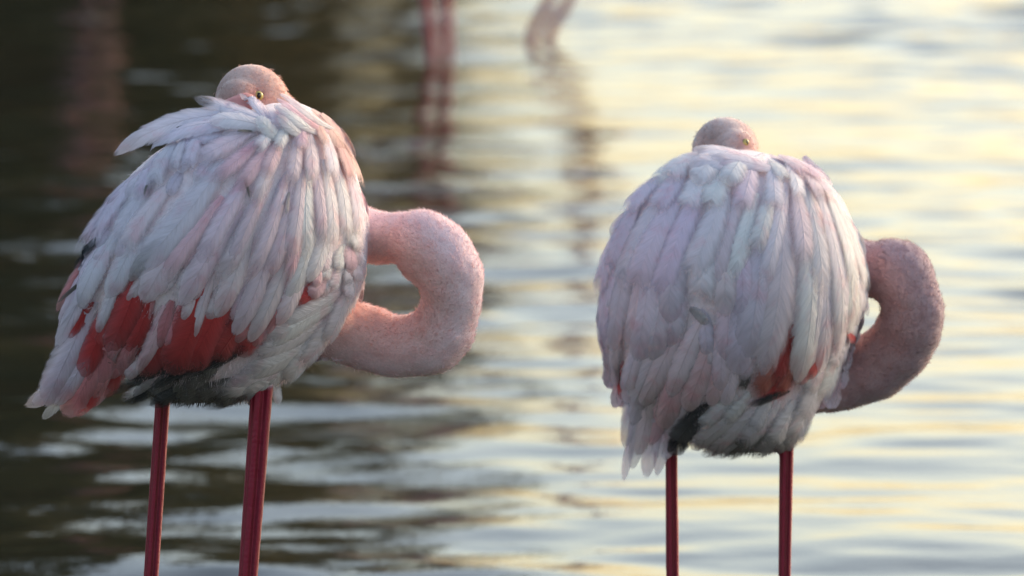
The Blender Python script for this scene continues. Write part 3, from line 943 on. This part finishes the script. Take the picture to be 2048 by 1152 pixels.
LEFT = dict(
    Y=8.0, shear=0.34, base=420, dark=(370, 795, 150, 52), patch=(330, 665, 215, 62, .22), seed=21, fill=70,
    rows=[(206, 545, 600, .012), (214, 515, 625, .045), (230, 465, 648, .072), (260, 395, 674, .095), (300, 315, 697, .117), (350, 260, 715, .138), (400, 224, 726, .152),
          (450, 196, 733, .160), (500, 172, 735, .163), (550, 158, 732, .160), (600, 160, 716, .152), (650, 182, 686, .138), (700, 215, 645, .118), (750, 262, 588, .088), (790, 315, 520, .05), (806, 350, 470, .015)],
    neck=[(640, 640, 66, .07), (672, 655, 66, .09), (725, 672, 66, .10), (795, 692, 63, .09), (872, 675, 68, .075), (901, 606, 61, .06), (895, 541, 71, .055), (848, 491, 72, .065), (800, 475, 53, .08),
          (755, 475, 54, .095), (700, 450, 53, .13), (645, 370, 52, .13), (590, 280, 50, .10), (545, 225, 50, .05)],
    loop=(765, 580), neckcol=(0.86, 0.64, 0.65), orange=0.5,
    head=(504, 206, 75, 79, 0.052, 0.35, 62), headbits=[(480, 205, 50, .03)], headcol=(0.76, 0.50, 0.42), blot=(448, 185, 40, 45), headlie=(0.45, -.1, -.8),
    eye=(517, 192, 10, (.12, -1, .12)), bill=[(490, 215, 30, -.005), (455, 228, 26, -.015), (420, 262, 22, -.012), (400, 310, 15, .0)],
    legs=[((325, 806), (302, 1152), 8.06, 31, 31), ((523, 786), (496, 1152), 7.985, 46, 40)],
    feathers=LEFT_FEATHERS,
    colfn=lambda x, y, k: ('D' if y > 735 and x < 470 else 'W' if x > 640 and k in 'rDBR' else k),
)

RIGHT_FEATHERS = [
    # tail
    (1300, 700, 1246, 964, 26, 0.2, 'L', 2, .3), (1325, 690, 1262, 941, 42, 0.5, 'L', 2, .3), (1290, 690, 1248, 891, 44, 0.8, 'L', 0, .3), (1350, 700, 1290, 958, 44, 0.6, 'L', 3, .3), (1372, 720, 1312, 954, 40, 0.5, 'L', 3, .3),
    (1340, 680, 1272, 911, 48, 1.0, 'P', 2, .3), (1400, 700, 1328, 921, 42, 0.9, 'L', 3, .3), (1370, 680, 1300, 886, 46, 1.3, 'K', -4, .3), (1395, 650, 1330, 856, 58, 1.5, 'K', 4, .3), (1435, 650, 1375, 816, 58, 1.4, 'K', 0, .3),
    (1465, 660, 1420, 806, 52, 1.3, 'K', 1, .3), (1340, 640, 1262, 846, 50, 1.7, 'L', 0, .3), (1300, 640, 1252, 806, 44, 1.5, 'L', 2, .3), (1410, 630, 1345, 786, 46, 1.9, 'P', 4, .3), (1370, 630, 1290, 806, 48, 2.0, 'P', -1, .3),
    (1445, 640, 1440, 776, 46, 1.6, 'P', 0, .3), (1480, 690, 1450, 806, 40, 1.1, 'P', 4, .3),
    # black under tail, red slivers
    (1420, 806, 1342, 905, 50, 1.9, 'N', 8, .5), (1384, 826, 1336, 896, 26, 1.7, 'B', 0, .4), (1405, 845, 1350, 906, 26, 2.1, 'G', 4, .6), (1222, 715, 1246, 800, 26, 0.4, 'R'), (1236, 690, 1240, 770, 18, .5, 'B'),
    # red patch
    (1585, 690, 1502, 792, 62, 0.5, 'Q'), (1590, 650, 1545, 770, 44, 0.4, 'X'), (1600, 700, 1552, 790, 36, 0.3, 'Q'), (1650, 690, 1606, 752, 26, 2.8, 'R', 0, .6), (1640, 640, 1628, 720, 26, .8, 'r'),
    (1580, 782, 1496, 805, 20, 0.6, 'B'), (1500, 730, 1478, 780, 30, .2, 'D'), (1706, 648, 1698, 684, 18, 2.6, 'R', 0, .5),
    # belly and flank; dark and grey belly feathers carry painted underside shade
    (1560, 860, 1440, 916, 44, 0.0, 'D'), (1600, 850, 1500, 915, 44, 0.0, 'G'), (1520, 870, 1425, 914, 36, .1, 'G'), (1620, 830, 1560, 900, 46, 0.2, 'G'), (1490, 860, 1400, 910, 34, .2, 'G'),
    (1560, 800, 1470, 890, 56, 0.6, 'W'), (1530, 800, 1405, 905, 56, 0.8, 'W'), (1500, 795, 1378, 892, 58, 1.0, 'W'), (1475, 790, 1395, 850, 46, 1.2, 'W'), (1500, 785, 1440, 840, 46, 1.3, 'W'),
    (1590, 800, 1530, 890, 56, 0.7, 'W'), (1640, 760, 1572, 892, 56, 0.8, 'W'), (1660, 720, 1590, 850, 56, 1.0, 'W'), (1690, 680, 1630, 810, 52, 1.1, 'W'), (1660, 700, 1605, 790, 44, 1.3, 'W'), (1715, 620, 1668, 740, 44, 1.2, 'W'),
    (1545, 795, 1500, 860, 40, 1.1, 'W'), (1720, 580, 1695, 690, 38, 1.3, 'W'), (1695, 640, 1650, 740, 40, 1.5, 'W'),
    # long drape, outer side
    (1222, 480, 1206, 700, 30, 1.6, 'L'), (1240, 470, 1214, 730, 40, 1.9, 'L'), (1225, 560, 1226, 780, 34, 1.3, 'P'), (1262, 480, 1236, 700, 46, 2.2, 'L'), (1285, 500, 1262, 690, 40, 2.0, 'P'),
    (1300, 480, 1282, 725, 70, 2.4, 'L'), (1335, 520, 1308, 715, 62, 2.2, 'L'), (1360, 540, 1340, 690, 52, 1.9, 'L'),
    # long drape, near side
    (1500, 540, 1472, 745, 66, 1.9, 'L'), (1525, 450, 1482, 735, 74, 2.4, 'L', -5), (1562, 440, 1502, 770, 84, 2.7, 'P', -14), (1470, 560, 1455, 720, 52, 1.8, 'P'), (1540, 520, 1520, 745, 50, 2.2, 'L', -8),
    (1612, 430, 1582, 780, 62, 2.4, 'W', -16), (1632, 470, 1600, 752, 44, 2.1, 'W', -12), (1645, 480, 1630, 725, 42, 2.3, 'W', -8), (1662, 430, 1664, 695, 42, 2.5, 'W', -8), (1684, 450, 1686, 670, 34, 2.3, 'W', -6),
    (1700, 480, 1704, 650, 28, 2.1, 'W', -5), (1718, 500, 1722, 640, 26, 1.9, 'W', -4), (1730, 540, 1735, 632, 22, 1.7, 'P', -3), (1738, 510, 1735, 560, 18, 1.6, 'K', -2),
    # centre clump; the small grey feather stands for the shadow below it
    (1372, 450, 1350, 625, 60, 2.6, 'L'), (1440, 450, 1448, 622, 58, 2.6, 'P'), (1405, 450, 1398, 628, 72, 2.8, 'W'), (1424, 440, 1430, 612, 52, 2.9, 'P'), (1470, 450, 1478, 640, 54, 2.6, 'L'), (1380, 616, 1416, 644, 24, 2.5, 'G', -3, .6),
    # upper drape
    (1250, 430, 1212, 560, 40, 3.0, 'L', 6), (1280, 410, 1228, 570, 44, 3.1, 'L', 6), (1322, 400, 1256, 570, 60, 3.2, 'L', 6), (1362, 390, 1296, 550, 66, 3.4, 'L', 4), (1405, 380, 1345, 545, 72, 3.5, 'L'),
    (1452, 380, 1385, 530, 74, 3.6, 'W'), (1480, 390, 1432, 560, 64, 3.4, 'P'), (1512, 390, 1462, 575, 52, 3.5, 'W'), (1545, 370, 1486, 560, 50, 3.4, 'W'), (1570, 370, 1530, 530, 50, 3.3, 'W'),
    (1585, 370, 1592, 540, 50, 3.4, 'P', -8), (1604, 365, 1624, 560, 44, 3.3, 'W', -10), (1626, 360, 1660, 560, 40, 3.2, 'W', -12), (1648, 375, 1686, 555, 34, 3.1, 'W', -12), (1664, 380, 1710, 540, 28, 3.0, 'W', -12), (1690, 420, 1726, 530, 22, 2.6, 'W', -8),
    # shoulders and back
    (1320, 360, 1262, 440, 50, 4.0, 'L', 5), (1370, 340, 1310, 440, 60, 4.2, 'L'), (1420, 335, 1372, 440, 64, 4.3, 'W'), (1460, 330, 1420, 440, 62, 4.4, 'W'), (1505, 330, 1475, 440, 54, 4.3, 'P'), (1540, 330, 1540, 440, 46, 4.2, 'W'),
    (1570, 325, 1590, 420, 36, 4.1, 'W', -5), (1595, 330, 1632, 415, 30, 4.0, 'P', -5), (1610, 335, 1660, 415, 24, 3.9, 'P', -5), (1555, 318, 1610, 370, 24, 4.5, 'P', -4), (1535, 326, 1565, 378, 30, 4.6, 'W', -3), (1575, 320, 1640, 380, 20, 4.2, 'P', -4),
    (1440, 315, 1390, 380, 56, 4.8, 'W'), (1490, 318, 1450, 385, 52, 4.9, 'W'), (1400, 318, 1340, 380, 50, 4.6, 'W', 5),
    (1530, 340, 1386, 318, 28, 5.0, 'W', 8), (1545, 348, 1420, 338, 30, 4.9, 'W', 6), (1505, 350, 1380, 344, 36, 4.8, 'W', 6),
]

RIGHT = dict(
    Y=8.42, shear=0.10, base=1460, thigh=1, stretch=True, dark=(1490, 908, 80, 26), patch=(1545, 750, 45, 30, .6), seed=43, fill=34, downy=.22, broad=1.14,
    rows=[(300, 1420, 1500, .012), (308, 1385, 1550, .05), (325, 1352, 1600, .085), (350, 1318, 1643, .112), (400, 1264, 1688, .145), (450, 1232, 1708, .168), (500, 1212, 1722, .182),
          (560, 1202, 1732, .190), (620, 1202, 1726, .188), (680, 1208, 1704, .178), (740, 1232, 1676, .160), (800, 1275, 1640, .130), (850, 1330, 1612, .095), (890, 1390, 1580, .05), (905, 1430, 1550, .015)],
    neck=[(1600, 770, 64, .08), (1645, 766, 64, .10), (1690, 757, 67, .11), (1750, 732, 72, .105), (1800, 690, 71, .09), (1823, 640, 69, .075), (1818, 592, 66, .07), (1793, 547, 74, .08), (1750, 541, 61, .095), (1690, 520, 58, .13), (1640, 450, 54, .15), (1560, 390, 48, .15), (1480, 335, 44, .085)],
    loop=(1735, 640), neckcol=(0.44, 0.32, 0.345), orange=0.3,
    head=(1450, 298, 70, 68, 0.052, 0.15, 60), headbits=[(1470, 300, 46, .03)], headcol=(0.72, 0.54, 0.49), blot=(1420, 275, 30, 30), headlie=(0.1, -.3, -.8),
    eye=(1491, 285, 8, (.6, -.8, .12)), bill=[(1430, 315, 28, 0), (1400, 340, 24, 0), (1380, 380, 20, 0), (1370, 430, 13, .01)],
    legs=[((1343, 915), (1345, 1152), 8.435, 26, 27), ((1573, 898), (1569, 1152), 8.42, 30, 26)],
    feathers=RIGHT_FEATHERS,
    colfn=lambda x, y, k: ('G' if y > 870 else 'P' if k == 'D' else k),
)

flamingo(LEFT, 'flamingo with red wing patch showing, its yellow eye facing out')
flamingo(RIGHT, 'paler flamingo turned tail first with ragged drooping tail feathers')


# ------------------------------------------------------------------ wading flamingos further out
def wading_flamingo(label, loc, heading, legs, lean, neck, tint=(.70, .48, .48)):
    """upright bird: body, S-shaped neck and legs in one skin; bill and wings as parts.  local +X is forward"""
    root = empty('wading_flamingo', (loc[0], loc[1], BED))
    tag(root, label, 'flamingo', 'flamingos wading behind')
    ch, sh = math.cos(heading), math.sin(heading)
    o = np.array([loc[0], loc[1], 0.0])
    def W(p):
        p = np.atleast_2d(np.asarray(p, float))
        return o + np.stack([p[:, 0] * ch - p[:, 1] * sh, p[:, 0] * sh + p[:, 1] * ch, p[:, 2]], -1)
    bz = 0.70
    sp = Soup()
    bc = np.array([lean[0], lean[1], 0])
    v, f, _, _ = tube(W(np.array([(-.28, 0, bz - .04), (-.18, 0, bz), (-.02, 0, bz + .02), (.12, 0, bz), (.2, 0, bz + .02)]) + bc), [.02, .08, .125, .115, .06], 20, 30)
    sp.add(v, f)
    nv, nf, nc, nr = tube(W(np.array(neck) + bc), [.05, .034, .027, .025, .025, .026][:len(neck)], 14, 50)
    sp.add(nv, nf)
    hd = np.array(neck[-1]) + bc
    v, f = ellipsoid(W(hd)[0], np.diag([.042, .034, .036]), 10, 14); sp.add(v, f)
    lm = []
    for lp in legs:
        pts = [W(np.array([0, lp[0][1] * .5, bz - .06]) + bc)[0]] + [o + np.array(p) for p in lp]
        end = pts[-1].copy(); end[2] = BED + .01; pts.append(end)
        rad = [.02] + [.0165] * (len(pts) - 2) + [.011]
        v, f, c, r = tube(pts, rad, 10, 40); sp.add(v, f); lm.append((c, r))
        for ang in (-.6, 0, .6):
            a = heading + ang
            tip = end + np.array([math.cos(a) * .08, math.sin(a) * .08, 0])
            v, f, _, _ = tube([end, (end + tip) / 2, tip], [.010, .009, .006], 6, 5); sp.add(v, f)
    V, Nn, F = sp.union(0.006, 2)
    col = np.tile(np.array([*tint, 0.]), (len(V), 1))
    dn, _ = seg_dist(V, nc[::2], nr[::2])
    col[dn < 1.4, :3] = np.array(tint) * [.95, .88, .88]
    for c, r in lm:
        d, _ = seg_dist(V, c, r)
        m = (d < 1.7) & (V[:, 2] < bz - .12)
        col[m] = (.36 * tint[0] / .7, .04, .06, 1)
    mesh_obj('body', V, F, M_SKIN, root, colors=col)
    b = [hd, hd + [.05, 0, -.015], hd + [.085, 0, -.05], hd + [.075, 0, -.095]]
    v, f, _, _ = tube(W(b), [.024, .02, .016, .005], 10, 14); mesh_obj('bill', v, f, M_BILL, root)
    for s in (-1, 1):
        rows = []
        for t in np.linspace(0, 1, 12):
            x = .12 - .44 * t
            hh = .085 * math.sin(math.pi * min(1, .12 + t * .88)) + .012
            for q in np.linspace(-1, 1, 7):
                rows.append((x, s * (.118 * math.sqrt(max(.05, 1 - (q * .72) ** 2)) * (1 - .62 * t) + .012), bz + .03 - .05 * t + q * hh))
        v = W(np.array(rows) + bc)
        wg = mesh_obj('wing', v, [tuple(int(i) for i in q) for q in grid_faces(12, 7)], M_WING, root)
        sm = wg.modifiers.new('thickness', 'SOLIDIFY'); sm.thickness = .006
    return root


M_WING = plain_material('wing_coverts', (0.62, 0.30, 0.30), 0.85, 0.2, 25.0, 0.35, 0.004)
def gpx(px, D):
    return (px - 1024) / FPX * D / CP


NECK_UP = [(.16, 0, .72), (.27, 0, .76), (.30, 0, .90), (.24, 0, 1.02), (.25, 0, 1.15), (.29, 0, 1.24)]
NECK_DOWN = [(.16, 0, .72), (.28, 0, .74), (.34, 0, .62), (.36, 0, .45), (.38, 0, .33), (.41, 0, .24)]
YA = 20.3
wading_flamingo('distant wading flamingo standing on two straight red legs close together', (gpx(866, YA), YA), math.radians(178),
                [[(-.035, 0, .40), (0.0, 0, 0.0)], [(.035, .12, .40), (.045, .10, 0.0)]], (-.02, 0), NECK_UP)
YB = 20.9
wading_flamingo('distant wading flamingo striding on two slanting red legs', (gpx(1062, YB), YB), math.radians(96),
                [[(.16, 0, .42), (.05, 0.0, .13), (0.0, 0, 0.0)], [(.20, .1, .42), (.12, .12, .14), (.055, .12, 0.0)]], (.02, -.20), NECK_UP)
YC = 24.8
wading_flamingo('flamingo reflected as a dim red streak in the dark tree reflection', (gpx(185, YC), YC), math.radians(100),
                [[(-.03, 0, .40), (0.0, 0, 0.0)], [(.05, .05, .40), (.06, .05, 0.0)]], (0, 0), NECK_UP, (.30, .095, .085))  # plumage and legs darkened in colour for the shade of the trees
